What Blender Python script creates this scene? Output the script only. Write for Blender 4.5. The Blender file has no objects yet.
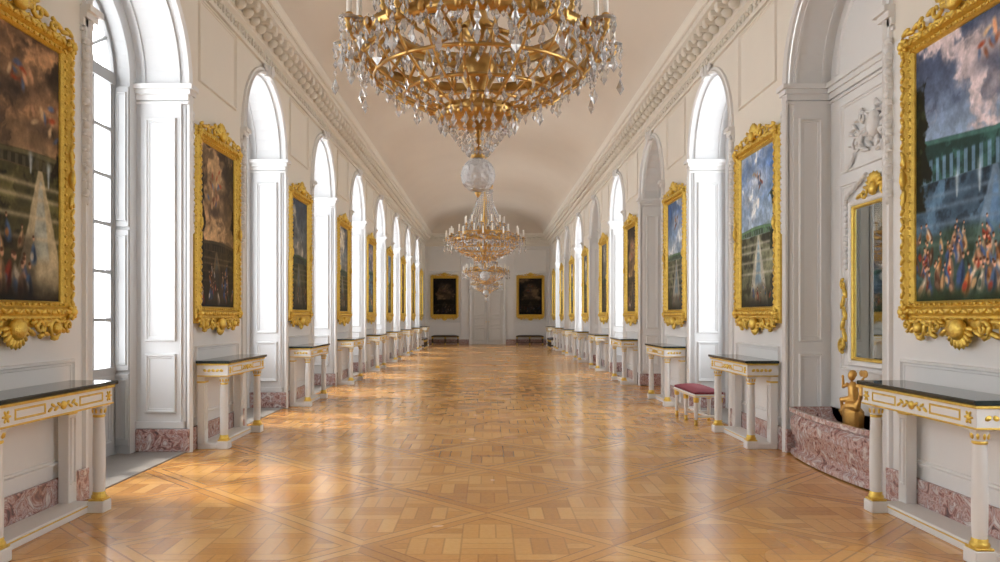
import bpy, math, random
import numpy as np
from mathutils import Matrix, Vector, Euler
random.seed(4)
W=3.2; PER=3.87; C0=5.15; YEND=39.0; YST=-3.57; HP=0.935; NH=1.0; SPR=3.90
CEN=[C0+PER*k for k in range(-2,9)]
pi=math.pi
scene=bpy.context.scene
try:
    scene.view_settings.view_transform='Standard'
except Exception: pass

# ---------------------------------------------------------------- materials
def newmat(n):
    m=bpy.data.materials.new(n); m.use_nodes=True
    nt=m.node_tree; b=nt.nodes['Principled BSDF']
    return m,nt,b
def simple(n,col,rough=.5,metal=0,var=.06,scale=6,bump=0.0,bscale=60,spec=.5):
    m,nt,b=newmat(n)
    tc=nt.nodes.new('ShaderNodeTexCoord')
    no=nt.nodes.new('ShaderNodeTexNoise'); no.inputs['Scale'].default_value=scale; no.inputs['Detail'].default_value=4
    nt.links.new(tc.outputs['Object'],no.inputs['Vector'])
    mx=nt.nodes.new('ShaderNodeMix'); mx.data_type='RGBA'
    mx.inputs['A'].default_value=(*[c*(1-var) for c in col],1)
    mx.inputs['B'].default_value=(*[min(1,c*(1+var)) for c in col],1)
    nt.links.new(no.outputs['Fac'],mx.inputs['Factor'])
    nt.links.new(mx.outputs['Result'],b.inputs['Base Color'])
    b.inputs['Roughness'].default_value=rough; b.inputs['Metallic'].default_value=metal
    b.inputs['Specular IOR Level'].default_value=spec
    if bump>0:
        n2=nt.nodes.new('ShaderNodeTexNoise'); n2.inputs['Scale'].default_value=bscale
        nt.links.new(tc.outputs['Object'],n2.inputs['Vector'])
        bp=nt.nodes.new('ShaderNodeBump'); bp.inputs['Strength'].default_value=bump; bp.inputs['Distance'].default_value=.01
        nt.links.new(n2.outputs['Fac'],bp.inputs['Height']); nt.links.new(bp.outputs['Normal'],b.inputs['Normal'])
    return m
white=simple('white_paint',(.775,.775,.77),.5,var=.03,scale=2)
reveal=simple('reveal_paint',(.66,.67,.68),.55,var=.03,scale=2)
winpaint=simple('window_paint',(.36,.365,.37),.5,var=.05,scale=4)
shutpaint=simple('shutter_paint',(.42,.425,.43),.5,var=.04,scale=4)
cream=simple('cream_plaster',(.80,.76,.68),.6,var=.03,scale=1.5)
ceilm=simple('ceiling_plaster',(.69,.62,.53),.8,var=.05,scale=.8)
gold=simple('gilding',(.92,.56,.12),.36,.72,var=.38,scale=22,bump=.5,bscale=90)
bronze=simple('gilt_bronze',(.60,.37,.12),.28,.92,var=.35,scale=20)
oldgold=simple('aged_gilding',(.62,.36,.10),.4,.8,var=.3,scale=20)
candle=simple('candle_wax',(.95,.92,.85),.5,var=.01)
blackm=simple('dark_marble_top',(.018,.028,.026),.08,var=.5,scale=12)
velvet=simple('crimson_velvet',(.20,.03,.045),.85,var=.2,scale=30)
stone=simple('stone_sill',(.26,.24,.22),.5,var=.15,scale=5)
darkwood=simple('dark_back',(.05,.04,.03),.6)
brass=simple('door_brass',(.7,.5,.2),.3,.9)
def crystal_m():
    m,nt,b=newmat('crystal')
    b.inputs['Base Color'].default_value=(.98,.99,1,1); b.inputs['Roughness'].default_value=.04
    b.inputs['Transmission Weight'].default_value=.70; b.inputs['IOR'].default_value=1.65
    return m
crystal=crystal_m()
def frost_m():
    m,nt,b=newmat('cut_glass_globe')
    b.inputs['Base Color'].default_value=(.92,.92,.93,1); b.inputs['Roughness'].default_value=.25
    b.inputs['Transmission Weight'].default_value=.4; b.inputs['IOR'].default_value=1.5
    tc=nt.nodes.new('ShaderNodeTexCoord'); vo=nt.nodes.new('ShaderNodeTexVoronoi'); vo.inputs['Scale'].default_value=48
    nt.links.new(tc.outputs['Object'],vo.inputs['Vector'])
    bp=nt.nodes.new('ShaderNodeBump'); bp.inputs['Strength'].default_value=.8; bp.inputs['Distance'].default_value=.015
    nt.links.new(vo.outputs['Distance'],bp.inputs['Height']); nt.links.new(bp.outputs[0],b.inputs['Normal'])
    return m
frost=frost_m()
def mirror_m():
    m,nt,b=newmat('mirror_glass')
    b.inputs['Base Color'].default_value=(.50,.55,.55,1); b.inputs['Roughness'].default_value=.03; b.inputs['Metallic'].default_value=1
    return m
mirror=mirror_m()
def marble_m():
    m,nt,b=newmat('pink_marble')
    tc=nt.nodes.new('ShaderNodeTexCoord')
    no=nt.nodes.new('ShaderNodeTexNoise'); no.inputs['Scale'].default_value=7; no.inputs['Detail'].default_value=10; no.inputs['Distortion'].default_value=2.4
    nt.links.new(tc.outputs['Object'],no.inputs['Vector'])
    cr=nt.nodes.new('ShaderNodeValToRGB'); e=cr.color_ramp.elements
    e[0].position=.32; e[0].color=(.14,.09,.09,1); e[1].position=.68; e[1].color=(.70,.63,.61,1)
    for p,c in((.42,(.38,.19,.17,1)),(.48,(.60,.46,.43,1)),(.53,(.32,.17,.16,1)),(.59,(.52,.44,.44,1))):
        x=e.new(p); x.color=c
    nt.links.new(no.outputs['Fac'],cr.inputs['Fac']); nt.links.new(cr.outputs['Color'],b.inputs['Base Color'])
    b.inputs['Roughness'].default_value=.2
    return m
marble=marble_m()
def canvas_m():
    m,nt,b=newmat('oil_painting')
    a=nt.nodes.new('ShaderNodeAttribute'); a.attribute_name='paint'
    tc=nt.nodes.new('ShaderNodeTexCoord'); no=nt.nodes.new('ShaderNodeTexNoise'); no.inputs['Scale'].default_value=40; no.inputs['Detail'].default_value=6
    nt.links.new(tc.outputs['Object'],no.inputs['Vector'])
    mr=nt.nodes.new('ShaderNodeMapRange'); mr.inputs['To Min'].default_value=.75; mr.inputs['To Max'].default_value=1.3
    nt.links.new(no.outputs['Fac'],mr.inputs['Value'])
    mx=nt.nodes.new('ShaderNodeVectorMath'); mx.operation='SCALE'
    nt.links.new(a.outputs['Color'],mx.inputs[0]); nt.links.new(mr.outputs['Result'],mx.inputs['Scale'])
    nt.links.new(mx.outputs['Vector'],b.inputs['Base Color'])
    b.inputs['Roughness'].default_value=.5; b.inputs['Specular IOR Level'].default_value=.12
    return m
canvasm=canvas_m()
def floor_m():
    m,nt,b=newmat('versailles_parquet')
    L=nt.links
    def M(op,a,bb=None,c=None):
        n=nt.nodes.new('ShaderNodeMath'); n.operation=op
        for i,x in enumerate((a,bb,c)):
            if x is None: continue
            if isinstance(x,(int,float)): n.inputs[i].default_value=x
            else: L.new(x,n.inputs[i])
        return n.outputs[0]
    tc=nt.nodes.new('ShaderNodeTexCoord'); sp=nt.nodes.new('ShaderNodeSeparateXYZ'); L.new(tc.outputs['Object'],sp.inputs[0])
    x=sp.outputs[0]; y=sp.outputs[1]
    S=1.13
    k=1/(math.sqrt(2)*S)
    u=M('ADD',M('MULTIPLY',M('ADD',x,y),k),.5); v=M('ADD',M('MULTIPLY',M('SUBTRACT',x,y),k),.5)
    iu=M('FLOOR',u); iv=M('FLOOR',v)
    fu=M('SUBTRACT',M('FRACT',u),.5); fv=M('SUBTRACT',M('FRACT',v),.5)
    au=M('ABSOLUTE',fu); av=M('ABSOLUTE',fv); mxx=M('MAXIMUM',au,av)
    border=M('GREATER_THAN',mxx,.425)
    A=M('MULTIPLY',M('ADD',fu,fv),2.4); B=M('MULTIPLY',M('SUBTRACT',fu,fv),2.4)
    A=M('ADD',A,.5); B=M('ADD',B,.5)
    ia=M('FLOOR',A); ib=M('FLOOR',B); fa=M('FRACT',A); fb=M('FRACT',B)
    par=M('ABSOLUTE',M('MODULO',M('ADD',ia,ib),2.0))
    st=M('ADD',M('MULTIPLY',par,fa),M('MULTIPLY',M('SUBTRACT',1.0,par),fb))
    s3=M('MULTIPLY',st,3.0); si=M('FLOOR',s3); sf=M('FRACT',s3)
    seam=M('LESS_THAN',M('MINIMUM',sf,M('SUBTRACT',1.0,sf)),.05)
    ce=M('LESS_THAN',M('MINIMUM',M('MINIMUM',fa,M('SUBTRACT',1.0,fa)),M('MINIMUM',fb,M('SUBTRACT',1.0,fb))),.018)
    inner=M('MAXIMUM',seam,ce)
    bedge=M('MAXIMUM',M('GREATER_THAN',mxx,.494),M('LESS_THAN',M('ABSOLUTE',M('SUBTRACT',mxx,.425)),.005))
    seamall=M('MAXIMUM',M('MULTIPLY',M('MULTIPLY',inner,.6),M('SUBTRACT',1.0,border)),bedge)
    side=M('ADD',M('GREATER_THAN',au,av),M('MULTIPLY',M('GREATER_THAN',M('ADD',fu,fv),0.0),2.0))
    idp=M('ADD',M('MULTIPLY',iu,17.3),M('MULTIPLY',iv,5.71))
    idin=M('ADD',M('ADD',M('MULTIPLY',ia,3.17),M('MULTIPLY',ib,7.77)),M('MULTIPLY',si,1.37))
    idx=M('ADD',idp,M('ADD',M('MULTIPLY',border,M('ADD',side,40.0)),M('MULTIPLY',M('SUBTRACT',1.0,border),idin)))
    wn=nt.nodes.new('ShaderNodeTexWhiteNoise'); wn.noise_dimensions='1D'; L.new(idx,wn.inputs['W'])
    mp=nt.nodes.new('ShaderNodeMapping'); mp.inputs['Scale'].default_value=(22,22,1)
    L.new(tc.outputs['Object'],mp.inputs['Vector'])
    no=nt.nodes.new('ShaderNodeTexNoise'); no.inputs['Scale'].default_value=1.5; no.inputs['Detail'].default_value=6; L.new(mp.outputs[0],no.inputs['Vector'])
    n2=nt.nodes.new('ShaderNodeTexNoise'); n2.inputs['Scale'].default_value=.7; n2.inputs['Detail'].default_value=2; L.new(tc.outputs['Object'],n2.inputs['Vector'])
    val=M('ADD',M('MULTIPLY',wn.outputs['Value'],.42),M('ADD',M('MULTIPLY',no.outputs['Fac'],.35),M('MULTIPLY',n2.outputs['Fac'],.33)))
    cr=nt.nodes.new('ShaderNodeValToRGB'); e=cr.color_ramp.elements
    e[0].position=.12; e[0].color=(.34,.135,.028,1); e[1].position=.9; e[1].color=(.82,.48,.155,1)
    q=e.new(.5); q.color=(.63,.30,.070,1)
    L.new(val,cr.inputs['Fac'])
    mx=nt.nodes.new('ShaderNodeMix'); mx.data_type='RGBA'; mx.inputs['B'].default_value=(.22,.085,.02,1)
    L.new(M('MULTIPLY',seamall,.65),mx.inputs['Factor']); L.new(cr.outputs['Color'],mx.inputs['A'])
    L.new(mx.outputs['Result'],b.inputs['Base Color'])
    rr=M('ADD',.15,M('MULTIPLY',n2.outputs['Fac'],.2)); L.new(rr,b.inputs['Roughness'])
    b.inputs['Specular IOR Level'].default_value=.6
    b.inputs['Coat Weight'].default_value=.3; b.inputs['Coat Roughness'].default_value=.12
    bp=nt.nodes.new('ShaderNodeBump'); bp.inputs['Strength'].default_value=.25; bp.inputs['Distance'].default_value=.004
    L.new(M('SUBTRACT',M('MULTIPLY',wn.outputs['Value'],.5),seamall),bp.inputs['Height']); L.new(bp.outputs[0],b.inputs['Normal'])
    return m
floorm=floor_m()

# ---------------------------------------------------------------- mesh builder
_sph={}
def sph(seg,rings):
    if (seg,rings) in _sph: return _sph[(seg,rings)]
    v=[(0,0,1)]
    for i in range(1,rings):
        t=pi*i/rings
        for j in range(seg):
            a=2*pi*j/seg; v.append((math.sin(t)*math.cos(a),math.sin(t)*math.sin(a),math.cos(t)))
    v.append((0,0,-1)); f=[]
    for j in range(seg): f.append((0,1+j,1+(j+1)%seg))
    for i in range(rings-2):
        a=1+i*seg; b=a+seg
        for j in range(seg): f.append((a+j,b+j,b+(j+1)%seg,a+(j+1)%seg))
    n=len(v)-1; a=1+(rings-2)*seg
    for j in range(seg): f.append((n,a+(j+1)%seg,a+j))
    _sph[(seg,rings)]=(np.array(v),f); return _sph[(seg,rings)]
class MB:
    def __init__(s): s.v=[];s.f=[];s.m=[];s.s=[];s.mats=[]
    def mi(s,mat):
        if mat not in s.mats: s.mats.append(mat)
        return s.mats.index(mat)
    def add(s,v,f,mat,smooth=False):
        o=len(s.v); s.v.extend([tuple(map(float,p)) for p in v]); k=s.mi(mat)
        for q in f: s.f.append(tuple(i+o for i in q)); s.m.append(k); s.s.append(smooth)
    def box(s,x0,x1,y0,y1,z0,z1,mat):
        v=[(x,y,z) for x in(x0,x1) for y in(y0,y1) for z in(z0,z1)]
        s.add(v,[(0,1,3,2),(4,6,7,5),(0,4,5,1),(2,3,7,6),(0,2,6,4),(1,5,7,3)],mat)
    def bev(s,x0,x1,y0,y1,z0,z1,mat,b=.008):
        x0,x1=min(x0,x1),max(x0,x1); y0,y1=min(y0,y1),max(y0,y1)
        def ring(i,z): return [(x0+i,y0+b,z),(x0+b,y0+i,z),(x1-b,y0+i,z),(x1-i,y0+b,z),(x1-i,y1-b,z),(x1-b,y1-i,z),(x0+b,y1-i,z),(x0+i,y1-b,z)]
        v=ring(b,z0)+ring(0,z0+b)+ring(0,z1-b)+ring(b,z1); f=[]
        for k in range(3):
            for j in range(8): f.append((k*8+j,k*8+(j+1)%8,k*8+8+(j+1)%8,k*8+8+j))
        f.append(tuple(range(7,-1,-1))); f.append(tuple(range(24,32)))
        s.add(v,f,mat)
    def ell(s,c,r,mat,R=None,seg=8,rings=5,smooth=True):
        v,f=sph(seg,rings); v=v*np.array(r)
        if R is not None: v=v@np.array(R.to_3x3()).T
        s.add(v+np.array(c),f,mat,smooth)
    def lathe(s,prof,c,mat,seg=16,smooth=True):
        v=[];f=[];n=len(prof)
        for r,z in prof:
            for j in range(seg):
                a=2*pi*j/seg; v.append((c[0]+r*math.cos(a),c[1]+r*math.sin(a),c[2]+z))
        for i in range(n-1):
            for j in range(seg):
                f.append((i*seg+j,i*seg+(j+1)%seg,(i+1)*seg+(j+1)%seg,(i+1)*seg+j))
        s.add(v,f,mat,smooth)
    def tube(s,pts,rad,mat,seg=6,closed=False):
        pts=[Vector(p) for p in pts]; n=len(pts); v=[];f=[]
        for i,p in enumerate(pts):
            if closed: t=pts[(i+1)%n]-pts[i-1]
            else: t=pts[min(i+1,n-1)]-pts[max(i-1,0)]
            t.normalize()
            up=Vector((0,0,1)) if abs(t.z)<.9 else Vector((0,1,0))
            a=t.cross(up).normalized(); b=t.cross(a)
            r=rad[i] if isinstance(rad,(list,tuple)) else rad
            for j in range(seg):
                q=2*pi*j/seg; v.append(p+a*math.cos(q)*r+b*math.sin(q)*r)
        for i in range(n if closed else n-1):
            k=(i+1)%n
            for j in range(seg): f.append((i*seg+j,i*seg+(j+1)%seg,k*seg+(j+1)%seg,k*seg+j))
        if not closed:
            f.append(tuple(range(seg-1,-1,-1))); f.append(tuple((n-1)*seg+j for j in range(seg)))
        s.add(v,f,mat,True)
    def torus(s,R,z,r,mat,n=48,seg=6,c=(0,0)):
        s.tube([(c[0]+R*math.cos(2*pi*i/n),c[1]+R*math.sin(2*pi*i/n),z) for i in range(n)],r,mat,seg,True)
    def drop(s,c,r,h,mat):
        x,y,z=c
        a=random.random()*pi
        v=[(x,y,z)]+[(x+r*math.cos(a+k*pi/2),y+r*math.sin(a+k*pi/2),z-h*.6) for k in range(4)]+[(x,y,z-h)]
        s.add(v,[(0,1,2),(0,2,3),(0,3,4),(0,4,1),(5,2,1),(5,3,2),(5,4,3),(5,1,4)],mat)
    def frame(s,P,a0,a1,z0,z1,prof,mat):
        v=[];f=[]
        for i,h in prof:
            for a,z in((a0+i,z0+i),(a1-i,z0+i),(a1-i,z1-i),(a0+i,z1-i)): v.append(P(a,z,h))
        for k in range(len(prof)-1):
            for j in range(4): f.append((k*4+j,k*4+(j+1)%4,k*4+4+(j+1)%4,k*4+4+j))
        s.add(v,f,mat)
    def arch(s,P,cx,half,spr,z0,prof,mat,n=20,smooth=True):
        v=[];f=[];N=n+3
        for o,h in prof:
            r=half+o
            v.append(P(cx-r,z0,h))
            for i in range(n+1):
                a=pi-pi*i/n; v.append(P(cx+r*math.cos(a),spr+r*math.sin(a),h))
            v.append(P(cx+r,z0,h))
        for k in range(len(prof)-1):
            for j in range(N-1): f.append((k*N+j,k*N+j+1,(k+1)*N+j+1,(k+1)*N+j))
        s.add(v,f,mat,False)
    def mesh(s,name):
        me=bpy.data.meshes.new(name); me.from_pydata(s.v,[],s.f)
        for m in s.mats: me.materials.append(m)
        me.polygons.foreach_set('material_index',s.m); me.polygons.foreach_set('use_smooth',s.s); me.update()
        return me
    def obj(s,name):
        o=bpy.data.objects.new(name,s.mesh(name)); scene.collection.objects.link(o); return o
def inst(name,me,loc,rz=0,parent=None):
    o=bpy.data.objects.new(name,me); scene.collection.objects.link(o); o.location=loc; o.rotation_euler=(0,0,rz)
    if parent: o.parent=parent
    return o
PM=[(0,0),(.008,.026),(.022,.026),(.03,.009),(.045,.009),(.05,0)]
def scroll(mb,cx,cz,r,turns,start,dirn,y,rad,mat,n=16):
    pts=[];rs=[]
    for i in range(n+1):
        t=i/n; a=start+dirn*turns*2*pi*t; rr=r*(1-t*.85)
        pts.append((cx+rr*math.cos(a),y-.01*t,cz+rr*math.sin(a))); rs.append(rad*(1-.4*t))
    mb.tube(pts,rs,mat,5)
def leaf(mb,x,z,l,w,ang,y,mat,th=.02):
    mb.ell((x,y,z),(l,th,w),mat,Matrix.Rotation(-ang,3,'Y'),7,4)

# ---------------------------------------------------------------- walls
WD=.70
def build_wall(side,kinds,name):
    mb=MB(); Pf=lambda a,z,h:(side*(W-h),a,z)
    def q(y0,y1,z0,z1,d,mat):
        mb.add([(side*(W+d),y0,z0),(side*(W+d),y1,z0),(side*(W+d),y1,z1),(side*(W+d),y0,z1)],[(0,1,2,3)],mat)
    TOP=5.7
    for k,c in enumerate(CEN):
        y1=c+HP
        if k==len(CEN)-1: y1=YEND
        y0=c-HP if k>0 else YST
        q(y0,y1,0,3.6,0,white); q(y0,y1,3.6,TOP,0,cream)
        mb.frame(Pf,c-.72,c+.72,.34,1.12,PM,white)
        mb.frame(Pf,c-.62,c+.62,4.05,5.0,PM,cream)
        for sg in(-1,1):
            yy=c+sg*.865
            z=3.62
            for i in range(22):
                r=.032-.0008*i+(.012 if i%4==0 else 0)
                mb.ell((side*(W-.03),yy+.008*math.sin(i*2.1),z),(.03,r,.036),white,None,7,4)
                if i%2==0:
                    for e in(-1,1): mb.ell((side*(W-.028),yy+e*.035,z-.02),(.018,.02,.01),white,Matrix.Rotation(-e*.6,3,'X'),6,4)
                z-=.06
    for k in range(len(CEN)-1):
        cy=CEN[k]+PER/2; kind=kinds[k]; depth=.53 if kind=='w' else .45
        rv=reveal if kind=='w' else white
        ya,yb=cy-NH,cy+NH
        n=20; v=[];f=[]
        for i in range(n+1):
            a=pi-pi*i/n; yy=cy+NH*math.cos(a); zz=SPR+NH*math.sin(a)
            v+= [(side*W,yy,zz),(side*W,yy,TOP)]
        for i in range(n): f.append((2*i,2*i+2,2*i+3,2*i+1))
        mb.add(v,f,cream)
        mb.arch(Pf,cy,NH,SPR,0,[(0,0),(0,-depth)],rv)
        mb.arch(Pf,cy,NH,SPR,.0,[(0,-.01),(0,.03),(.03,.055),(.05,.03),(.085,.03),(.09,0)],white)
        for d in(.06,depth-.10):
            mb.arch(Pf,cy,NH-.02,SPR,SPR,[(.02,-d),(0,-d),(0,-d-.03),(.02,-d-.03)],rv)
        mb.bev(side*(W-.09),side*W,cy-.09,cy+.09,SPR+NH-.03,SPR+NH+.14,white)
        mb.ell((side*(W-.1),cy,SPR+NH+.06),(.035,.07,.08),white)
        for sg in(-1,1):
            mb.ell((side*(W-.05),cy+sg*.14,SPR+NH+.09),(.03,.08,.035),white,Matrix.Rotation(sg*.5,3,'X'))
        for z0,z1,p in((3.70,3.725,.02),(3.74,3.80,.03),(3.80,3.85,.055),(3.85,3.90,.085)):
            for yr,sg in((ya,1),(yb,-1)):
                mb.box(side*(W-p),side*(W+depth),yr,yr+sg*p,z0,z1,white)
                mb.box(side*(W-p),side*(W),yr-sg*.12,yr,z0,z1,white)
            if kind!='w': mb.box(side*(W+depth-p),side*(W+depth),ya,yb,z0,z1,white)
        for yr,sg in((ya,1),(yb,-1)):
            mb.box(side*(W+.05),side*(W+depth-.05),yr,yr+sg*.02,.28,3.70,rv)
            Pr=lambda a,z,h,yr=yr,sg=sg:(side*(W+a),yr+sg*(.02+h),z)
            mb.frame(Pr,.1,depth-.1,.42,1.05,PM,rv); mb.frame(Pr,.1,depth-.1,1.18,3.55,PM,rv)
            mb.box(side*(W+.02),side*(W+depth),yr,yr+sg*.035,.26,.33,rv)
        if kind=='w':
            h2=.84
            mb.arch(Pf,cy,h2,SPR,0,[(NH-h2,-.53),(0,-.53)],rv)
            mb.arch(Pf,cy,h2,SPR,0,[(0,-.53),(0,-WD-.08)],shutpaint)
            for yr,sg in((cy-h2,1),(cy+h2,-1)):
                Pr=lambda a,z,h,yr=yr,sg=sg:(side*(W+a),yr+sg*(.02+h),z)
                for z0,z1 in((.1,.85),(.88,2.35),(2.38,3.84)):
                    mb.bev(side*(W+.535),side*(W+WD-.02),yr,yr+sg*.022,z0,z1,shutpaint,.004)
                    mb.frame(Pr,.555,WD-.035,z0+.06,z1-.06,[(i*.6,h*.7) for i,h in PM],shutpaint)
            mb.box(side*(W+.0),side*(W+.78),ya,yb,0,.012,stone)
        else:
            v=[(side*(W+depth),ya,0)]+[(side*(W+depth),cy+NH*math.cos(pi-pi*i/20),SPR+NH*math.sin(pi-pi*i/20)) for i in range(21)]+[(side*(W+depth),yb,0)]
            mb.add(v,[tuple(range(len(v)))],white)
            Pb=lambda a,z,h:(side*(W+depth-h),a,z)
            if k!=2:
                for a0,a1 in((ya+.12,cy-.03),(cy+.03,yb-.12)):
                    for z0,z1 in((.4,1.05),(1.2,2.5),(2.62,3.6)):
                        mb.frame(Pb,a0,a1,z0,z1,PM,white)
                mb.box(side*(W+depth-.03),side*(W+depth),cy-.02,cy+.02,.26,3.7,white)
            mb.arch(Pb,cy,NH-.2,SPR+.05,SPR+.05,[(0,0),(.02,.02),(.05,.02),(.06,0)],white)
    return mb.obj(name)
kl=['w']*10
kr=['c','w','c','w','c','w','c','w','c','w']
wl=build_wall(-1,kl,'wall_left'); wr=build_wall(1,kr,'wall_right')

def baseboard(side,name,kinds):
    mb=MB()
    for k,c in enumerate(CEN):
        y1=c+HP if k<len(CEN)-1 else YEND
        mb.bev(side*(W-.035),side*W,c-HP,y1,0,.25,marble,.006)
    for k in range(len(CEN)-1):
        cy=CEN[k]+PER/2; d=.53 if kinds[k]=='w' else .45
        for yr,sg in((cy-NH,1),(cy+NH,-1)):
            mb.bev(side*(W-.035),side*(W+d),yr,yr+sg*.045,.012,.25,marble,.006)
        if kinds[k]!='w': mb.bev(side*(W+d-.04),side*(W+d),cy-NH,cy+NH,.012,.25,marble,.006)
    return mb.obj(name)
baseboard(-1,'baseboard_left',kl); baseboard(1,'baseboard_right',kr)

CP=[(3.2,5.02),(3.16,5.02),(3.16,5.06),(3.19,5.08),(3.19,5.22),(3.14,5.25),(3.14,5.28),(3.12,5.30),(3.12,5.45),(2.88,5.46),(2.88,5.54),(2.84,5.56),(2.80,5.62),(2.80,5.66),(3.2,5.66)]
mb=MB()
def ringc(l,z):
    i=3.2-l
    return [(-l,YST+i,z),(l,YST+i,z),(l,YEND-i,z),(-l,YEND-i,z)]
v=[];f=[]
for l,z in CP: v+=ringc(l,z)
for k in range(len(CP)-1):
    for j in range(4): f.append((k*4+j,k*4+(j+1)%4,k*4+4+(j+1)%4,k*4+4+j))
mb.add(v,f,cream)
y=YST+.4; i=0
while y<YEND-.35:
    for s in(-1,1):
        mb.bev(s*2.91,s*3.125,y-.055,y+.055,5.37,5.455,cream,.012)
        mb.ell((s*3.06,y,5.33),(.075,.055,.07),cream,None,8,5)
        mb.ell((s*2.95,y,5.37),(.045,.057,.04),cream,None,8,5)
        for q in range(4):
            a=q*pi/2+pi/4
            mb.ell((s*3.175,y+.14+.035*math.cos(a),5.15+.035*math.sin(a)),(.02,.034,.016),cream,Matrix.Rotation(a,3,'X'),6,4)
        mb.ell((s*3.165,y+.14,5.15),(.025,.02,.02),cream,None,6,4)
        mb.ell((s*3.175,y,5.15),(.022,.018,.055),cream,None,6,4)
        mb.ell((s*3.0,y+.14,5.45),(.045,.045,.02),cream,None,8,4)
        for t in range(4): mb.ell((s*2.86,y+.07*t-.10,5.55),(.012,.024,.022),cream,None,6,4)
    y+=.28; i+=1
x=-2.8
while x<2.85:
    mb.bev(x-.055,x+.055,YEND-.3,YEND-.075,5.355,5.455,cream,.01); x+=.28
mb.obj('trim_1')

# ceiling
mb=MB(); nx=36; EDG=2.82
L0=YST+.38; L1=YEND-.38
ys=[L0]
for i in range(1,13): ys.append(L0+EDG*(1-math.cos(pi/2*i/12)))
for i in range(1,30): ys.append(L0+EDG+(L1-L0-2*EDG)*i/30)
for i in range(12,-1,-1): ys.append(L1-EDG*(1-math.cos(pi/2*i/12)))
xs=[-EDG*math.cos(pi*i/nx) for i in range(nx+1)]
v=[]
for yy in ys:
    for xx in xs:
        d=min(EDG-abs(xx),yy-L0,L1-yy); d=max(0,min(d,EDG)); t=1-d/EDG
        v.append((xx,yy,5.64+.98*math.sqrt(max(0,1-t*t))))
n=nx+1
mb.add(v,[(i*n+j,i*n+j+1,(i+1)*n+j+1,(i+1)*n+j) for i in range(len(ys)-1) for j in range(nx)],ceilm,True)
mb.obj('ceiling')
mb=MB(); mb.box(-4.02,4.02,YST-.1,YEND+.1,-.1,0,floorm); mb.obj('floor')
mb=MB(); mb.box(-3.25,3.25,YEND,YEND+.2,0,5.8,white)
Pe=lambda a,z,h:(a,YEND-h,z)
for a0,a1 in((-3.05,-1.35),(1.35,3.05)):
    mb.frame(Pe,a0,a1,.4,1.15,PM,white); mb.frame(Pe,a0,a1,3.75,4.9,PM,white)
    mb.frame(Pe,a0,a1,1.2,3.68,PM,white)
mb.frame(Pe,-1.0,1.0,3.6,4.9,PM,white)
mb.obj('wall_end')
mb=MB(); mb.box(-3.25,3.25,YST-.2,YST,0,5.8,white); mb.obj('wall_rear')
mb=MB()
for a0,a1 in((-3.2,-.95),(.95,3.2)): mb.bev(a0,a1,YEND-.035,YEND,0,.25,marble,.006)
mb.obj('baseboard_end')
mb=MB()
doorp=simple('door_paint',(.66,.65,.62),.4,var=.03)
DY=YEND-.03
Pe2=lambda a,z,h:(a,DY-h,z)
mb.frame(Pe2,-.95,.95,-.2,3.45,[(0,0),(0,.06),(.04,.09),(.1,.07),(.15,.07),(.16,0)],white)
mb.bev(-1.05,1.05,DY-.14,DY,3.45,3.58,white)
for s in(-1,1):
    a0,a1=(.015,.78) if s>0 else(-.78,-.015)
    mb.bev(a0,a1,DY-.05,DY,0,3.28,doorp,.005)
    Pd=lambda a,z,h:(a,DY-.05-h,z)
    for z0,z1 in((.2,.85),(.98,1.35),(1.48,2.65),(2.78,3.15)): mb.frame(Pd,a0+.1,a1-.1,z0,z1,[(i,h*1.5) for i,h in PM],doorp)
mb.ell((.07,DY-.09,1.15),(.03,.03,.03),brass); mb.ell((-.07,DY-.09,1.15),(.03,.03,.03),brass)
mb.obj('door_1')

# windows
def window_mesh(side):
    mb=MB(); D=WD; h2=.84; wp=winpaint
    P=lambda a,z,h:(side*(W+D-h),a,z)
    def bx(a0,a1,z0,z1,t=.03,mat=wp): mb.box(side*(W+D-t),side*(W+D+t*.6),a0,a1,z0,z1,mat)
    mb.arch(P,0,h2-.05,SPR,.0,[(.05,.03),(0,.03),(-.01,0),(-.01,-.03),(.05,-.03)],wp)
    bx(-.79,.79,.02,.84,.03,shutpaint)
    for a0,a1 in((-.72,-.06),(.06,.72)):
        mb.frame(lambda a,z,h:(side*(W+D-.03-h),a,z),a0,a1,.14,.74,PM,shutpaint)
    bx(-.05,.05,.84,3.9,.035)
    bx(-.79,.79,3.84,3.96,.04)
    bx(-.79,.79,.84,.92,.04)
    for s in(-1,1):
        bx(s*.06,s*.09,.9,3.86,.02); bx(s*.74,s*.79,.9,3.86,.02)
        bx(s*.41-.014,s*.41+.014,.9,3.86,.016)
    for i in range(1,6):
        z=.92+i*.49; bx(-.79,.79,z-.018,z+.018,.018)
    for i in range(1,6):
        a=pi*i/6
        mb.tube([P(.05*math.cos(a),SPR+.05*math.sin(a),0),P(.79*math.cos(a),SPR+.79*math.sin(a),0)],.018,wp,4)
    mb.tube([P(.42*math.cos(pi*i/16),SPR+.42*math.sin(pi*i/16),0) for i in range(17)],.018,wp,4)
    mb.tube([P(0,1.0,.06),P(0,3.0,.06)],.009,brass,6); mb.ell(P(0,1.5,.07),(.03,.02,.05),brass)
    return mb.mesh('window')
WM={-1:window_mesh(-1),1:window_mesh(1)}
nwin=1
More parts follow.
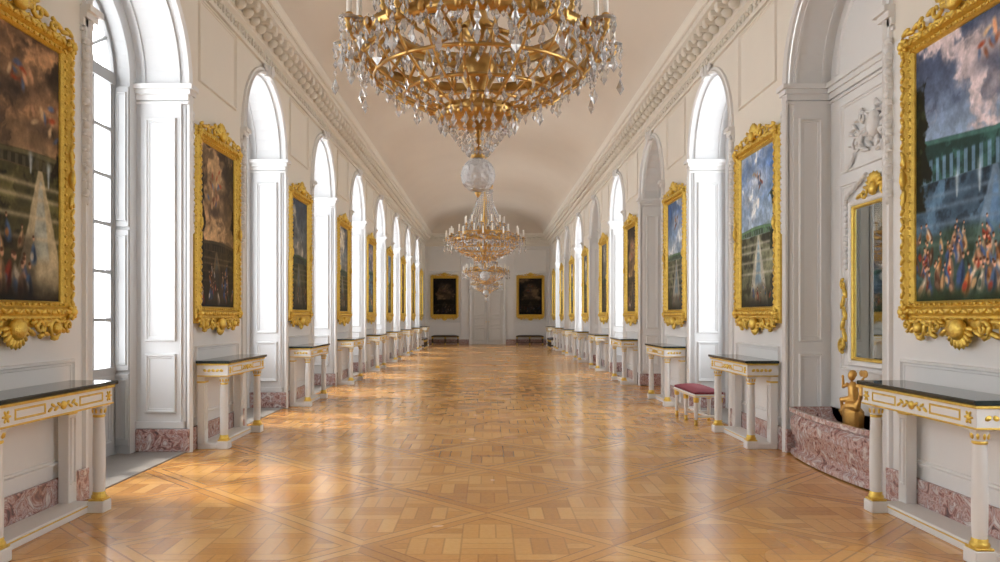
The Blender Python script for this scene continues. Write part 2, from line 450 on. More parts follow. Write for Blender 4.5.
for side,kinds in((-1,kl),(1,kr)):
    for k in range(10):
        if kinds[k]!='w': continue
        cy=CEN[k]+PER/2
        o=inst('window_%d'%nwin,WM[side],(0,cy,0)); 
        ld=bpy.data.lights.new('window_daylight_%d'%nwin,'AREA'); ld.shape='RECTANGLE'; ld.size=4.1; ld.size_y=1.7
        ld.cycles.is_portal=True
        lo=bpy.data.objects.new('window_daylight_%d'%nwin,ld); scene.collection.objects.link(lo)
        lo.location=(side*(W+WD+.1),cy,2.85); lo.rotation_euler=(0,side*pi/2,0)
        nwin+=1

# ---------------------------------------------------------------- painting frame mesh
FX=.72; Z0=1.42; Z1=3.53; POFF=-.10
def frame_mesh():
    mb=MB(); P=lambda a,z,h:(a,-h,z)
    mb.frame(P,-FX,FX,Z0,Z1,[(0,0),(0,.045),(.015,.065),(.03,.06),(.05,.085),(.075,.085),(.095,.05),(.11,.045),(.12,.055),(.135,.035),(.14,.012)],gold)
    mb.box(-FX+.1,FX-.1,-.012,0,Z0+.1,Z1-.1,darkwood)
    def along(p0,p1,step):
        p0=Vector(p0);p1=Vector(p1);L=(p1-p0).length;n=int(L/step)
        d=(p1-p0)/L; ang=math.atan2(d.y,d.x)
        for i in range(n+1):
            p=p0+d*(L*i/n); s=1 if i%2 else -1
            leaf(mb,p.x,p.y,.036,.015,ang+s*.6,-.085,gold,.016)
            nrm=Vector((-d.y,d.x))
            b=p-nrm*.052; mb.ell((b.x,-.058,b.y),(.012,.012,.012),gold,None,6,4)
            b=p+nrm*.05; mb.ell((b.x,-.062,b.y),(.013,.01,.013),gold,None,6,4)
    i=.062
    along((-FX+i,Z0+i),(FX-i,Z0+i),.062); along((FX-i,Z0+i),(FX-i,Z1-i),.062)
    along((FX-i,Z1-i),(-FX+i,Z1-i),.062); along((-FX+i,Z1-i),(-FX+i,Z0+i),.062)
    for sx in(-1,1):
        for z,sz in((Z0+.06,-1),(Z1-.06,1)):
            cx=sx*(FX-.06)
            mb.ell((cx,-.09,z),(.036,.03,.036),gold)
            for q in range(8):
                a=q*pi/4; leaf(mb,cx+.04*math.cos(a),z+.04*math.sin(a),.026,.015,a,-.08,gold)
    for sx in(-1,1):
        leaf(mb,sx*(FX-.07),2.47,.08,.026,pi/2,-.085,gold,.03)
        for s in(-1,1): leaf(mb,sx*(FX-.07),2.47+s*.15,.08,.02,pi/2+s*.2,-.08,gold,.02)
    cz=Z1+.03
    for q in range(9):
        a=pi*(q+.5)/9; leaf(mb,.1*math.cos(a),cz+.1*math.sin(a)-.02,.075,.024,a,-.085,gold,.025)
    mb.ell((0,-.1,cz-.01),(.07,.045,.065),gold)
    for s in(-1,1):
        scroll(mb,s*.22,cz+.01,.07,1.3,pi/2,s,-.08,.02,gold)
        scroll(mb,s*.40,cz-.02,.05,1.2,pi/2,-s,-.08,.016,gold)
        for q,(dx,dz,a) in enumerate(((.14,.03,.3),(.30,.03,-.2),(.48,.0,-.3),(.56,-.02,.1),(.62,.0,-.4))):
            leaf(mb,s*dx,cz+dz,.06,.02,a*s+(0 if s>0 else pi),-.08,gold)
    cz=Z0-.02
    mb.ell((0,-.08,cz-.04),(.08,.05,.075),gold,None,12,7)
    for q in range(11):
        a=pi+pi*(q+.5)/11; leaf(mb,.11*math.cos(a),cz-.02+.11*math.sin(a),.05,.018,a,-.065,gold,.022)
    for s in(-1,1):
        mb.tube([(s*.47+.062*math.cos(t*pi/8),-.06,cz-.04+.062*math.sin(t*pi/8)) for t in range(16)],.016,gold,5,True)
        mb.ell((s*.47,-.07,cz-.04),(.042,.035,.042),gold,None,10,6)
        scroll(mb,s*.26,cz-.03,.065,1.4,-pi/2,s,-.07,.019,gold)
        scroll(mb,s*.62,cz-.02,.045,1.3,-pi/2,-s,-.07,.016,gold)
        for dx,dz,a,l in((.18,-.06,-.5,.06),(.34,-.07,-.3,.07),(.40,.0,.6,.05),(.56,-.05,-.4,.06),(.36,.01,0,.07),(.57,.01,.1,.07),(.65,.0,-.7,.04),(.24,.01,.2,.06),(.47,-.11,0,.045)):
            leaf(mb,s*dx,cz+dz,l,.02,a*s+(0 if s>0 else pi),-.055,gold,.025)
    mb.box(-FX+.04,FX-.04,-.04,0,Z0-.05,Z0+.02,gold)
    return mb.mesh('painting_frame')
FM=frame_mesh()

# ------------- painted canvases
def vnoise(x,y,rng):
    g=rng.random((80,80)); xi=np.floor(x).astype(int); yi=np.floor(y).astype(int)
    fx=x-xi; fy=y-yi; fx=fx*fx*(3-2*fx); fy=fy*fy*(3-2*fy)
    a=g[xi%80,yi%80];b=g[(xi+1)%80,yi%80];c=g[xi%80,(yi+1)%80];d=g[(xi+1)%80,(yi+1)%80]
    return (a*(1-fx)+b*fx)*(1-fy)+(c*(1-fx)+d*fx)*fy
def fbm(x,y,rng,o=5):
    t=0;w=.5;s=0
    for i in range(o): t=t+w*vnoise(x*2**i,y*2**i,rng); s+=w; w*=.55
    return t/s
def ss(a,b,x):
    t=np.clip((x-a)/(b-a),0,1); return t*t*(3-2*t)
def paint(seed,nx,nz,st):
    rng=np.random.default_rng(seed)
    U,V=np.meshgrid(np.linspace(0,1,nx),np.linspace(0,1,nz)); A=1.5
    def mix(c,col,m): return c*(1-m[...,None])+np.array(col)*m[...,None]
    h=st['h']
    c=np.zeros((nz,nx,3))+np.array(st['hor'])
    c=mix(c,st['zen'],ss(h,.95,V))
    w1=fbm(U*5,V*7,rng); w2=fbm(U*5+9,V*7+3,rng)
    n=fbm(U*2.2+w1*1.2,V*A*3.6+w2,rng); n2=fbm(U*9+5,V*A*9,rng); n3=fbm(U*4+w2*2,V*A*5,rng)
    cm=ss(.42,.62,n)
    c=mix(c,st['cl'],cm*.8); c=mix(c,st['cd'],ss(.48,.62,n3)*.55*(1-.5*ss(.55,.7,n)))
    c=mix(c,np.minimum(1,np.array(st['cl'])*1.3),ss(.50,.62,n)*ss(.56,.42,n3)*.8)
    Uw=U+.03*(w1-.5)+.016*(n2-.5); Vw=V+.02*(w2-.5)
    m=ss(0,.01,h+.05+.07*(w1-.3)-V); c=mix(c,np.array(st['hor'])*.55+np.array(st['hc'])*.45,m*.8)
    for gx,gz in st.get('sky',[]):
        c=mix(c,np.array(st['cl'])*1.15,np.clip(1.3-np.hypot((Uw-gx)/.26,(Vw-gz)*A/.13)+.8*(n2-.5),0,1)*.65)
        c=mix(c,st['cd'],np.clip(1.2-np.hypot((Uw-gx)/.22,(Vw-gz+.06)*A/.06)+.8*(n2-.5),0,1)*.6)
        for i in range(12):
            x=gx+rng.normal()*.07; z=gz+rng.normal()*.028
            col=np.array([(.64,.28,.17),(.78,.59,.45),(.34,.40,.52),(.78,.67,.52),(.48,.30,.22)][rng.integers(5)])*st.get('fb',1)
            an=rng.random()*pi; du=Uw-x; dv=(Vw-z)*A; p=du*math.cos(an)+dv*math.sin(an); q=-du*math.sin(an)+dv*math.cos(an)
            m=np.clip(1.5-np.hypot(p/.032,q/.015)+.9*(n2-.5),0,1); c=mix(c,col,m*.9)
    g=np.array(st['gr']); gm=ss(-.004,.004,h-V+.012*(w1-.5)); c=mix(c,g,gm)
    c=mix(c,np.array(g)*.5,gm*ss(.45,.65,n2)); c=mix(c,np.minimum(1,np.array(g)*1.6),gm*ss(.5,.62,n3)*.6)
    vx=st['vx']; t=np.clip((h-V)/h,0,1)
    if st.get('path',1):
        m=gm*ss(.0,.02,(.03+t*.26)-np.abs(Uw-vx)); c=mix(c,st['pc'],m*.85)
        m=gm*ss(0,.02,(.012+t*.13)-np.abs(U-vx))*ss(.05,.1,t)*ss(.72,.62,t); c=mix(c,st['wc'],m)
        for k in(.12,.22,.36,.52):
            c=mix(c,st['pc'],gm*np.exp(-((t-k)/.02)**2)*.6)
        c=c*(.85+.3*n2)[...,None]
    hh=st['hh']
    hb=h+hh*(.85+.35*np.abs(U-vx)) if st.get('persp') else h+hh*(.8+.2*np.cos((U-vx)*4))
    m=ss(0,.006,V-h)*ss(0,.008,hb-V)
    c=mix(c,st['hc'],m); c=mix(c,np.array(st['hc'])*1.6,m*ss(.5,.62,n2))
    c=mix(c,np.minimum(1,np.array(st['hc'])*1.9+.03),m*ss(.014,.004,np.abs(hb-V-.012))*.8)
    col=np.abs(((U*15)%1)-.5); m2=m*ss(.26,.20,col)*ss(h+hh*.60,h+hh*.52,V); c=mix(c,st['hw'],m2*.65)
    for sd,wd,top in st['tr']:
        e=(U if sd<0 else 1-U); edge=wd+.30*(fbm(U*6,V*A*6,rng)-.5)-.06*np.abs(np.sin(V*18))
        m=ss(0,.03,edge-e)*ss(0,.05,top+.2*(n2-.5)-V)*ss(0,.02,V-h*.75)
        c=mix(c,st['tc'],m); c=mix(c,np.array(st['tc'])*2.4+.02,m*ss(.52,.68,n2)*.7)
    for fx,fz,fh in st.get('fo',[]):
        m=np.exp(-((U-fx)/(.006+.02*np.clip((V-fz)/fh,0,1)))**2)*ss(fz-.005,fz+.01,V)*ss(fz+fh,fz+fh*.6,V); c=mix(c,(.75,.82,.86),m*.6)
    pal=[(.55,.20,.14),(.23,.31,.48),(.72,.58,.42),(.62,.40,.21),(.76,.71,.63),(.32,.21,.15),(.20,.27,.24),(.70,.54,.43),(.27,.37,.51),(.42,.33,.27)]
    ft=st.get('ft',.2); fx0=st.get('fx',.5); fw=st.get('fw',.95)
    if st['fig']>0:
        m=ss(0,.05,.06+ft-V+.06*(w1-.5))*ss(fw/2+.05,fw/2-.05,np.abs(U-fx0))
        c=mix(c,np.array(st['fg'])*1.8,m*.5)
    figs=sorted([(.04+rng.random()*ft,fx0+(rng.random()-.5)*fw) for i in range(st['fig'])],reverse=True)
    for z,x in figs:
        s=(.052-.08*z)*st.get('fs',1)*(.8+.4*rng.random())
        col=np.array(pal[rng.integers(len(pal))])*st.get('fb',1); col2=np.array(pal[rng.integers(len(pal))])*st.get('fb',1)
        ln=(rng.random()-.5)*1.4
        du=Uw-x-ln*(Vw-z); dv=(Vw-z)*A
        taper=np.clip(.75-.45*dv/(s*1.2),.3,1.3)
        m=np.clip(1.9-2*np.hypot(du/(s*.70*taper),dv/(s*1.1))+1.6*(n2-.5),0,1); c=mix(c,col,m*.95)
        m=m*ss(0,s*.2,du*(1 if ln>0 else -1)); c=mix(c,col*.45,m*.8)
        m=np.clip(1.9-2*np.hypot((du+s*.15)/(s*.34),(dv+s*.2)/(s*.5))+1.2*(n2-.5),0,1); c=mix(c,col2,m*.85)
        hx=x+ln*(s*1.1)/A
        m=np.clip(2-2*np.hypot((U-hx)/(s*.17),((V-z)*A-s*1.15)/(s*.23)),0,1); c=mix(c,np.array((.76,.58,.46))*st.get('fb',1),m*.9)
        m=np.clip(2-2*np.hypot((U-hx+s*.04)/(s*.18),((V-z)*A-s*1.30)/(s*.14)),0,1); c=mix(c,np.array((.22,.14,.09)),m*.8)
    c=mix(c,st['fg'],ss(.09,.0,V+.08*(n-.5))*.9)
    c=c*(.78+.44*fbm(U*18,V*A*18,rng,4))[...,None]
    c=np.clip(c*st.get('br',1)*1.13,0,1); c=np.where(c<=.04045,c/12.92,((c+.055)/1.055)**2.4)
    return c
def canvas_obj(par,seed,nx,nz,st):
    col=paint(seed,nx,nz,st)
    x0,x1=-FX+.125,FX-.125; z0,z1=Z0+.125,Z1-.125
    X,Z=np.meshgrid(np.linspace(x0,x1,nx),np.linspace(z0,z1,nz))
    v=np.stack([X,np.full_like(X,-.022),Z],-1).reshape(-1,3)
    i=np.arange(nz-1)[:,None]*nx+np.arange(nx-1)[None]; i=i.reshape(-1)
    f=np.stack([i,i+1,i+nx+1,i+nx],-1)
    me=bpy.data.meshes.new('canvas'); me.from_pydata(v.tolist(),[],f.tolist()); me.materials.append(canvasm)
    at=me.color_attributes.new('paint','FLOAT_COLOR','POINT')
    at.data.foreach_set('color',np.concatenate([col.reshape(-1,3),np.ones((nx*nz,1))],1).astype(np.float32).ravel())
    o=bpy.data.objects.new('canvas',me); scene.collection.objects.link(o); o.parent=par
base=dict(h=.42,hor=(.58,.59,.56),zen=(.27,.33,.41),cl=(.62,.60,.55),cd=(.27,.29,.32),gr=(.25,.25,.16),vx=.5,pc=(.50,.47,.39),wc=(.40,.45,.47),hh=.08,hc=(.12,.17,.12),hw=(.32,.37,.38),tr=[(-1,.22,.95)],tc=(.07,.08,.05),fig=24,fg=(.085,.08,.05),fb=.9,fs=1.1)
R1=dict(base,h=.46,zen=(.25,.29,.38),hor=(.55,.64,.74),cl=(.60,.56,.57),cd=(.23,.26,.34),hh=.16,hc=(.12,.20,.19),hw=(.45,.57,.70),gr=(.22,.30,.37),pc=(.38,.46,.54),wc=(.34,.46,.59),vx=.75,persp=1,tr=[(-1,.17,.90)],fig=70,ft=.23,fg=(.11,.15,.075),fo=[(.42,.38,.12),(.62,.38,.14)],fs=1.65,fb=1.0,sky=[(.72,.88)],br=1.10)
L1=dict(base,h=.50,zen=(.17,.14,.12),hor=(.46,.37,.27),cl=(.52,.40,.29),cd=(.15,.13,.12),sky=[(.60,.84),(.88,.72)],gr=(.24,.23,.14),pc=(.64,.59,.48),wc=(.53,.54,.50),vx=.80,tr=[(1,.10,.66),(-1,.25,.9)],tc=(.09,.075,.05),fig=22,ft=.22,fx=.40,fw=.7,fs=2.2,fb=.82,fg=(.06,.045,.03),hh=.07,hc=(.16,.15,.10),hw=(.30,.28,.22),fo=[(.7,.48,.10),(.88,.44,.12)],br=1.08)
L2=dict(base,h=.35,zen=(.16,.13,.11),hor=(.48,.39,.27),cl=(.56,.46,.34),cd=(.16,.13,.12),sky=[(.5,.78),(.42,.66)],gr=(.18,.15,.09),tr=[(-1,.22,.85),(1,.14,.7)],tc=(.09,.07,.045),fig=30,ft=.20,fg=(.05,.04,.03),fb=.88,fs=1.5,hh=.07,hc=(.13,.11,.07),hw=(.24,.20,.14),pc=(.38,.32,.23),wc=(.27,.27,.24),br=1.0)
R2=dict(base,h=.46,zen=(.26,.40,.63),hor=(.66,.73,.78),cl=(.74,.76,.78),cd=(.42,.50,.61),sky=[(.5,.80)],gr=(.35,.36,.29),pc=(.65,.64,.59),wc=(.44,.52,.57),tr=[(1,.2,.74)],tc=(.11,.14,.10),fig=8,ft=.10,hh=.06,hc=(.19,.26,.19),hw=(.38,.44,.44),fb=.85,br=1.03)
vars_=[base,dict(L2,br=1.1),dict(R1,hor=(.58,.58,.54),fig=40),dict(base,br=.8),dict(R2,br=.9)]
def put_painting(side,c,seed,nx,nz,st):
    x=side*W; o=inst('framed_painting',FM,(x,c+POFF,0),pi/2 if side<0 else -pi/2)
    canvas_obj(o,seed,nx,nz,st)
for k,c in enumerate(CEN):
    if k==0: continue
    for side in(-1,1):
        if k==2: st=L1 if side<0 else R1
        elif k==3: st=L2 if side<0 else R2
        else: st=vars_[(k*2+(side>0))%5]
        hi=(190,280) if k in(2,3) else ((80,120) if k in(4,5) else (40,60))
        put_painting(side,c,k*7+side+3,*hi,st)
for x in(-2.2,2.2):
    o=inst('framed_painting',FM,(x,YEND-.03,-.02)); canvas_obj(o,99+int(x),30,45,dict(L2,br=.5))

# ---------------------------------------------------------------- console tables
def table_mesh():
    mb=MB(); L=.70; D=.41
    mb.bev(-L,L,-D,-.04,.935,.965,blackm,.006)
    mb.bev(-L+.02,L-.02,-D+.015,-.04,.915,.935,gold,.004)
    mb.bev(-L+.035,L-.035,-D+.03,-.045,.80,.915,white,.004)
    mb.bev(-L+.028,L-.028,-D+.023,-.045,.792,.804,gold,.003)
    P=lambda a,z,h:(a,-D+.03-h,z)
    for a0,a1 in((-L+.18,-.20),(.20,L-.18)): mb.frame(P,a0,a1,.825,.895,[(0,0),(.004,.006),(.010,.006),(.014,0)],gold)
    yf=-D+.026
    mb.ell((0,yf,.858),(.035,.015,.03),gold)
    for s in(-1,1):
        for i in range(4):
            leaf(mb,s*(.05+.035*i),.858+.012*(-1)**i,.028,.011,s*.5*(-1)**i,yf,gold,.01)
        cx=s*(L-.1); mb.ell((cx,yf,.858),(.02,.012,.02),gold)
        for q in range(6):
            a=q*pi/3; leaf(mb,cx+.028*math.cos(a),.858+.028*math.sin(a),.014,.008,a,yf,gold,.008)
        for i in range(-2,3): mb.ell((s*(L-.035),-.22+.045*i,.858),(.008,.022,.016),gold,Matrix.Rotation(.5*(-1)**i,3,'X'))
    i=-L+.04
    while i<L-.03:
        mb.ell((i,-D+.02,.925),(.008,.008,.008),gold,None,5,4); i+=.028
    for s in(-1,1):
        cx=s*(L-.105); cy=-D+.095
        mb.bev(cx-.062,cx+.062,cy-.062,cy+.062,0,.085,white,.006)
        mb.bev(cx-.055,cx+.055,cy-.055,cy+.055,.085,.10,gold,.004)
        mb.lathe([(.052,.10),(.055,.112),(.050,.125),(.043,.13),(.046,.142),(.040,.15)],(cx,cy,0),gold,16)
        mb.lathe([(.040,.15),(.043,.2),(.045,.35),(.043,.55),(.037,.70)],(cx,cy,0),white,16)
        mb.lathe([(.037,.70),(.043,.705),(.043,.715),(.038,.72)],(cx,cy,0),gold,16)
        mb.lathe([(.038,.72),(.040,.745),(.052,.775),(.055,.78)],(cx,cy,0),white,16)
        for q in range(8):
            a=q*pi/4; mb.ell((cx+.043*math.cos(a),cy+.043*math.sin(a),.75),(.01,.01,.022),gold,None,5,4)
        mb.bev(cx-.058,cx+.058,cy-.058,cy+.058,.78,.80,white,.004)
        mb.bev(cx-.055,cx+.055,-.12,-.04,.06,.80,white,.005)
        mb.frame(lambda a,z,h:(a,-.12-h,z),cx-.035,cx+.035,.2,.7,[(0,0),(.004,.008),(.012,.008),(.016,0)],white)
        mb.bev(cx-.06,cx+.06,-.125,-.04,.72,.74,gold,.003)
        mb.bev(cx-.05,cx+.05,-D+.14,-.04,0,.06,white,.006)
    mb.bev(-L+.07,L-.07,-.26,-.04,0,.07,white,.006)
    mb.bev(-L+.15,L-.15,-.265,-.25,.045,.055,gold,.003)
    return mb.mesh('console_table')
TM=table_mesh()
for k,c in enumerate(CEN):
    if k<2: continue
    for side in(-1,1): inst('console_table',TM,(side*W,c-.1,0),pi/2 if side<0 else -pi/2)

# ---------------------------------------------------------------- benches
def bench_mesh(seatm,L=.58,legm=None):
    mb=MB(); lm=legm or white
    mb.bev(-L,L,-.2,.2,.37,.41,lm,.008); mb.bev(-L-.004,L+.004,-.204,.204,.385,.392,gold,.002)
    n=14; v=[];f=[]
    for i in range(n+1):
        for j in range(7):
            x=-1+2*i/n; y=-1+2*j/6
            e=(1-abs(x)**8)*(1-abs(y)**4); v.append((x*(L-.01),y*.19,.41+.03+.04*e))
    for i in range(n):
        for j in range(6): f.append((i*7+j,i*7+7+j,i*7+8+j,i*7+j+1))
    mb.add(v,f,seatm,True); mb.bev(-L+.01,L-.01,-.19,.19,.41,.442,seatm,.01)
    for x in(-L+.05,0,L-.05):
        for y in(-.16,.16):
            mb.lathe([(.0,0),(.022,0),(.026,.02),(.018,.04),(.03,.07)],(x,y,0),gold,10)
            mb.lathe([(.022,.07),(.026,.15),(.03,.30)],(x,y,0),lm,10); mb.lathe([(.03,.30),(.036,.31),(.036,.37)],(x,y,0),gold,10)
        mb.bev(x-.015,x+.015,-.16,.16,.1,.13,lm,.004)
    mb.bev(-L+.05,L-.05,-.015,.015,.1,.13,lm,.004)
    return mb.mesh('upholstered_bench')
BM=bench_mesh(velvet,.56,white)
inst('upholstered_bench',BM,(2.93,CEN[3]+PER/2-.35,0),-pi/2)
darkseat=simple('dark_green_velvet',(.05,.04,.04),.8)
BD=bench_mesh(darkseat,.7,darkwood)
for x in(-2.15,2.15): inst('upholstered_bench',BD,(x,YEND-.35,0),0)
for s in(-1,1): inst('upholstered_bench',BD,(s*2.93,CEN[9]+PER/2,0),pi/2)

# ---------------------------------------------------------------- right niche
NY=CEN[2]+PER/2
mb=MB(); P=lambda a,z,h:(a,-h,z)
hw=.48; m0=1.0; m1=2.55
mb.frame(P,-hw-.05,hw+.05,m0-.05,m1+.05,[(0,0),(0,.03),(.02,.05),(.045,.045),(.06,.03)],white)
mb.frame(P,-hw+.01,hw-.01,m0+.01,m1-.01,[(0,.02),(.006,.04),(.02,.04),(.03,.03),(.038,.012)],gold)
mb.add([(-hw+.04,-.016,m0+.04),(hw-.04,-.016,m0+.04),(hw-.04,-.016,m1-.04),(-hw+.04,-.016,m1-.04)],[(0,1,2,3)],mirror)
for q in range(9):
    a=pi*(q+.5)/9; leaf(mb,.10*math.cos(a),m1+.10+.10*math.sin(a),.06,.022,a,-.05,gold,.028)
mb.ell((0,-.06,m1+.09),(.06,.04,.065),gold)
for s in(-1,1):
    scroll(mb,s*.18,m1+.07,.06,1.4,pi/2,s,-.05,.016,gold)
    leaf(mb,s*.28,m1+.06,.07,.02,-s*.3,-.05,gold)
    for i,z in enumerate((1.14,1.25,1.36,1.47,1.58,1.69)):
        leaf(mb,s*(hw+.14+.022*(-1)**i),z,.075,.026,pi/2+.5*s*(-1)**i,-.04,gold,.024)
        mb.ell((s*(hw+.14),-.04,z+.055),(.020,.018,.026),gold)
    scroll(mb,s*(hw+.15),1.16,.08,1.5,-pi/2,s,-.045,.02,gold); scroll(mb,s*(hw+.14),1.77,.055,1.4,pi/2,-s,-.045,.016,gold)
mb.frame(P,-.74,.74,.9,2.80,PM,white)
for q in range(70):
    a=random.random()*2*pi; r=random.random()**.6
    leaf(mb,.52*r*math.cos(a),3.20+.24*r*math.sin(a),.03+.045*random.random(),.016,random.random()*pi,-.03,white,.032)
for s in(-1,1):
    scroll(mb,s*.36,3.15,.11,1.6,pi/2,s,-.035,.018,white,24); scroll(mb,s*.25,3.38,.07,1.4,pi/2,-s,-.035,.015,white,20)
    leaf(mb,s*.5,2.98,.12,.03,-s*.8,-.03,white)
    for i in range(7):
        leaf(mb,s*(.20+.06*i),2.80-.025*i,.05,.02,-s*(.5+.1*i),-.04,white,.025)
    z=2.60
    for i in range(12): mb.ell((s*.62,-.02,z),(.028,.02,.03),white,None,6,4); z-=.06
mb.ell((0,-.05,3.25),(.10,.06,.13),white)
mb.frame(P,-.74,.74,2.9,3.62,PM,white)
inst('wall_mirror',mb.mesh('wall_mirror'),(W+.45,NY,0),-pi/2)
mb=MB(); n=24
prof=[(1.0,0),(1.0,.05),(.92,.07),(.92,.12),(.97,.20),(1.02,.30),(1.01,.38),(.95,.42),(1.05,.45),(1.05,.49),(.97,.49),(.90,.42),(.72,.36)]
v=[];f=[]
for s_,z in prof:
    hx=.90*(.5+.5*min(s_,1.0))
    for i in range(n+1):
        t=-1+2*i/n
        dep=(.42+.08*(1-abs(t)**2.4))*s_
        v.append((hx*t,-dep,z))
    v.append((hx,0,z)); v.append((-hx,0,z))
N=n+3
for k in range(len(prof)-1):
    for j in range(N): f.append((k*N+j,k*N+(j+1)%N,(k+1)*N+(j+1)%N,(k+1)*N+j))
f.append(tuple((len(prof)-1)*N+j for j in range(N)))
mb.add(v,f,marble,False)
bo=inst('marble_fountain_basin',mb.mesh('marble_fountain_basin'),(W+.40,NY-.02,.012),-pi/2)
mb=MB(); SG=oldgold
mb.lathe([(.0,-.10),(.10,-.10),(.10,0),(.10,.05),(.07,.08),(.0,.08)],(0,0,0),SG,14)
mb.tube([(-.16,0,.06),(-.10,-.03,.03),(0,-.04,.09),(.09,-.02,.10),(.15,.0,.2),(.12,.01,.31),(.17,.02,.37)],[.040,.052,.052,.045,.032,.02,.01],SG,10)
mb.ell((.17,.02,.38),(.05,.012,.035),SG); mb.ell((.11,.02,.38),(.045,.012,.03),SG)
mb.tube([(0,0,.13),(0,.0,.19),(-.01,0,.26),(-.01,0,.30)],[.045,.050,.048,.026],SG,10)
mb.ell((-.02,-.005,.352),(.038,.038,.045),SG,None,12,8); mb.ell((-.02,.005,.367),(.042,.042,.036),SG)
mb.tube([(-.03,-.04,.28),(-.08,-.06,.25),(-.12,-.04,.32)],[.02,.018,.012],SG,8); mb.ell((-.125,-.04,.335),(.015,.015,.018),SG)
mb.tube([(.03,.03,.28),(.08,.03,.25),(.12,.02,.24)],[.02,.018,.012],SG,8)
mb.tube([(-.01,-.03,.15),(-.08,-.08,.14),(-.09,-.07,.05)],[.032,.026,.016],SG,8); mb.ell((-.105,-.075,.04),(.03,.016,.014),SG)
mb.tube([(.0,.03,.15),(-.05,.08,.14),(-.05,.08,.05)],[.032,.026,.016],SG,8); mb.ell((-.065,.08,.04),(.03,.016,.014),SG)
sc=inst('gilded_fountain_sculpture',mb.mesh('gilded_fountain_sculpture'),(W+.24,NY+.06,.50),-pi/2)
sc.scale=(1.1,.9,1.1)
rm=sc.modifiers.new('fuse','REMESH'); rm.mode='VOXEL'; rm.voxel_size=.006; rm.use_smooth_shade=True

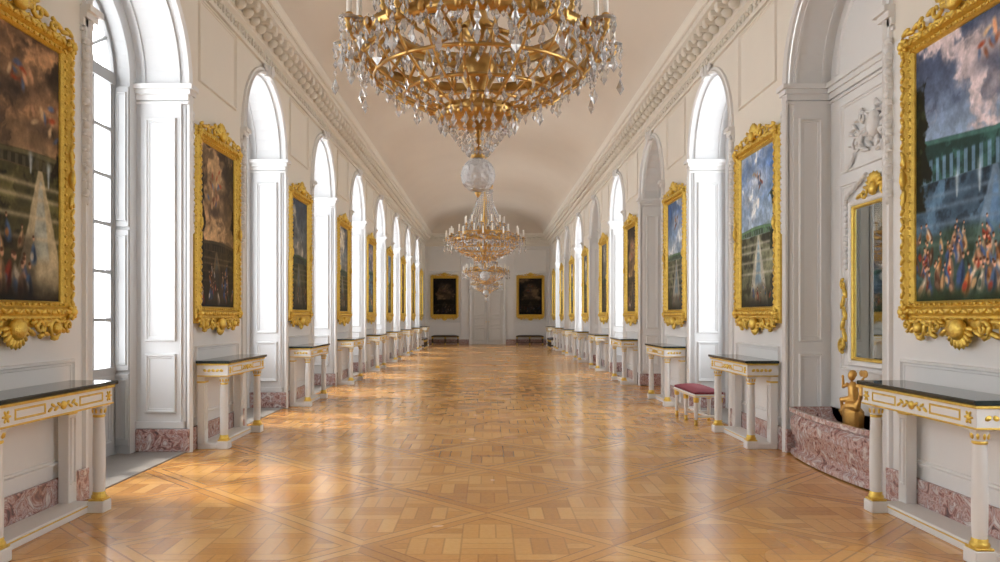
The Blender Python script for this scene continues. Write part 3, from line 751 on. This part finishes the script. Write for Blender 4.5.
# ---------------------------------------------------------------- chandeliers
def chandelier():
    mb=MB(); G=bronze; K=crystal
    def pol(r,a,z): return (r*math.cos(a),r*math.sin(a),z)
    mb.torus(.63,2.84,.015,G,64); mb.torus(.46,2.96,.020,G,56)
    mb.lathe([(.455,2.91),(.485,2.91),(.49,2.98),(.475,2.99),(.455,2.99),(.455,2.91)],(0,0,0),G,56)
    mb.lathe([(.615,2.812),(.645,2.812),(.653,2.862),(.615,2.862),(.615,2.812)],(0,0,0),G,64)
    bp=[(.63,2.84),(.61,2.77),(.54,2.69),(.44,2.62),(.33,2.57),(.22,2.53),(.17,2.51)]
    for r,z in((.54,2.69),(.39,2.60),(.27,2.55)): mb.torus(r,z,.010,G,48,5)
    for i in range(24):
        a=2*pi*i/24
        mb.tube([pol(r,a,z) for r,z in bp],.0085 if i%2==0 else .0055,G,5)
        for j,(r,z) in enumerate(bp[:-1]):
            r2,z2=bp[j+1]
            if i%2==0: mb.ell(pol(r,a,z),(.015,.015,.015),G,None,6,4)
            mb.drop(pol(r,a,z-.006),.013,.058,K)
            if j<5: mb.drop(pol((r+r2)/2,a+pi/24,(z+z2)/2+.015),.011,.046,K)
        mb.ell(pol(.66,a,2.84),(.02,.02,.032),G,None,6,4)
        mb.ell(pol(.49,a,2.95),(.018,.018,.03),G,None,6,4)
        mb.drop(pol(.655,a+pi/24,2.83),.019,.10,K); mb.drop(pol(.66,a,2.81),.014,.06,K)
        mb.drop(pol(.485,a+pi/24,2.91),.013,.06,K)
    mb.lathe([(.20,2.54),(.21,2.51),(.19,2.475),(.12,2.46),(.08,2.43),(.0,2.425)],(0,0,0),G,24)
    for i in range(18):
        a=2*pi*i/18; mb.ell(pol(.19,a,2.49),(.026,.026,.024),G,None,6,4)
        for t in range(7):
            u=t/6; mb.drop(pol(.145*(1-u)**.8+.02,a,2.465-.17*u),.013,.036,K)
    for i in range(18):
        a=2*pi*(i+.5)/18; mb.drop(pol(.20,a,2.48),.016,.07,K)
    mb.lathe([(.012,2.45),(.02,2.33),(.035,2.30),(.04,2.285),(.02,2.275),(.0,2.275)],(0,0,0),G,14)
    v,f=sph(20,14); mb.add(v*.090+np.array((0,0,2.19)),f,frost,True)
    for i in range(10): mb.tube([pol(.091*math.sin(pi*t/10),2*pi*i/10,2.19+.091*math.cos(pi*t/10)) for t in range(11)],.002,frost,4)
    for i in(-2,-1,0,1,2): mb.torus(.091*math.cos(i*.5),2.19+.091*math.sin(i*.5),.002,frost,24,4)
    mb.lathe([(.0,2.105),(.02,2.1),(.012,2.085),(.0,2.07)],(0,0,0),G,10)
    def cand(r,a,z,hc=.16):
        c=pol(r,a,0)
        mb.lathe([(.008,z-.05),(.022,z-.03),(.014,z-.02),(.030,z)],c,G,10)
        mb.lathe([(.0,z),(.05,z+.004),(.052,z+.01),(.02,z+.008)],c,K,14)
        mb.lathe([(.017,z+.005),(.02,z+.03),(.014,z+.035)],c,G,10)
        mb.lathe([(.014,z+.025),(.0135,z+hc),(.002,z+hc+.004)],c,candle,8)
        mb.tube([(c[0],c[1],z+hc),(c[0],c[1],z+hc+.014)],.0015,darkwood,4)
        for q in range(8):
            b=2*pi*q/8; mb.drop((c[0]+.047*math.cos(b),c[1]+.047*math.sin(b),z),.010,.048,K)
    NA=24
    for i in range(NA):
        a=2*pi*(i+.5)/NA; z=2.87+(.06 if i%2 else 0); R=.71 if i%2==0 else .62
        mb.tube([pol(.47,a,2.94),pol(.53,a,2.86),pol(.60,a,2.79),pol(R-.01,a,2.80),pol(R,a,z-.04)],[.011,.010,.009,.009,.009],G,6)
        sp=[pol(.52+.035*math.cos(t),a,2.93+.035*math.sin(t)) for t in [j*.6 for j in range(9)]]
        mb.tube(sp,.007,G,5)
        cand(R,a,z)
        mb.drop(pol(.60,a,2.78),.016,.08,K)
        zz=2.84
        for q in range(3): mb.drop(pol(R+.04,a,zz),.013,.045,K); zz-=.046
        mb.drop(pol(R+.04,a,zz),.023,.09,K)
        a2=a+2*pi/NA
        for q in range(1,8):
            u=q/8; mb.drop(pol(.70,a+(a2-a)*u,2.88-.10*4*u*(1-u)),.011,.036,K)
            mb.drop(pol(.56,a+(a2-a)*u,2.98-.08*4*u*(1-u)),.011,.034,K)
    for i in range(12):
        a=2*pi*i/12
        mb.tube([pol(.1,a,2.95),pol(.2,a,2.9),pol(.33,a,2.98),pol(.36,a,3.08)],.010,G,6); cand(.36,a,3.12)
        mb.drop(pol(.25,a,2.91),.017,.08,K)
        for q in range(4): mb.drop(pol(.11+.08*q,a+.26,2.84),.014,.065,K)
    mb.lathe([(.0,2.5),(.06,2.52),(.035,2.6),(.08,2.68),(.11,2.74),(.08,2.80),(.035,2.84),(.06,2.9),(.12,2.95),(.06,3.0),(.03,3.1),(.055,3.2),(.03,3.3),(.025,3.5),(.04,3.6),(.02,3.7),(.02,3.95)],(0,0,0),G,16)
    mb.torus(.135,3.80,.014,G,28); mb.torus(.10,3.92,.01,G,24)
    for i in range(14):
        a=2*pi*i/14; mb.ell(pol(.14,a,3.84),(.015,.015,.045),G,None,6,4); mb.drop(pol(.15,a,3.79),.013,.07,K)
        mb.tube([pol(.135,a,3.8),pol(.10,a,3.92),pol(.02,a,3.97)],.005,G,4)
    for i in range(28):
        a=2*pi*i/28
        for t in range(24):
            u=t/23; r=.13+.33*u**1.9; z=3.78-.78*u
            mb.drop(pol(r,a,z),.013,.038,K)
    mb.tube([(0,0,3.95),(0,0,4.0)],.012,G,6)
    for i in range(41):
        z=4.0+i*.062
        ax=(1,0) if i%2 else (0,1)
        mb.tube([(ax[0]*.018*math.cos(t*pi/4),ax[1]*.018*math.cos(t*pi/4),z+.034*math.sin(t*pi/4)) for t in range(8)],.005,G,4,True)
    mb.lathe([(.0,6.42),(.03,6.45),(.10,6.53),(.14,6.59),(.14,6.62)],(0,0,0),G,20)
    return mb.mesh('crystal_chandelier')
CM=chandelier()
for y in(4.0,14.0,24.0,34.0): inst('crystal_chandelier',CM,(-.05,y,0),.1*y)

# ---------------------------------------------------------------- world / camera
w=bpy.data.worlds.new('sky'); scene.world=w; w.use_nodes=True
bg=w.node_tree.nodes['Background']; bg.inputs[0].default_value=(.95,.975,1.0,1); bg.inputs[1].default_value=7.4
sd=bpy.data.lights.new('sun','SUN'); sd.energy=4.2; sd.angle=math.radians(6); sd.color=(1,.93,.84)
so=bpy.data.objects.new('sun',sd); scene.collection.objects.link(so)
dv=Vector((1.0,-.25,-1.75)); so.rotation_euler=dv.to_track_quat('-Z','Y').to_euler(); so.location=(-10,5,15)
cam=bpy.data.cameras.new('camera'); co=bpy.data.objects.new('camera',cam); scene.collection.objects.link(co)
co.location=(0,0,1.45); co.rotation_euler=(pi/2,0,0)
cam.sensor_width=36; cam.lens=27.36; cam.shift_x=.0125; cam.shift_y=.035; cam.clip_end=200
scene.camera=co
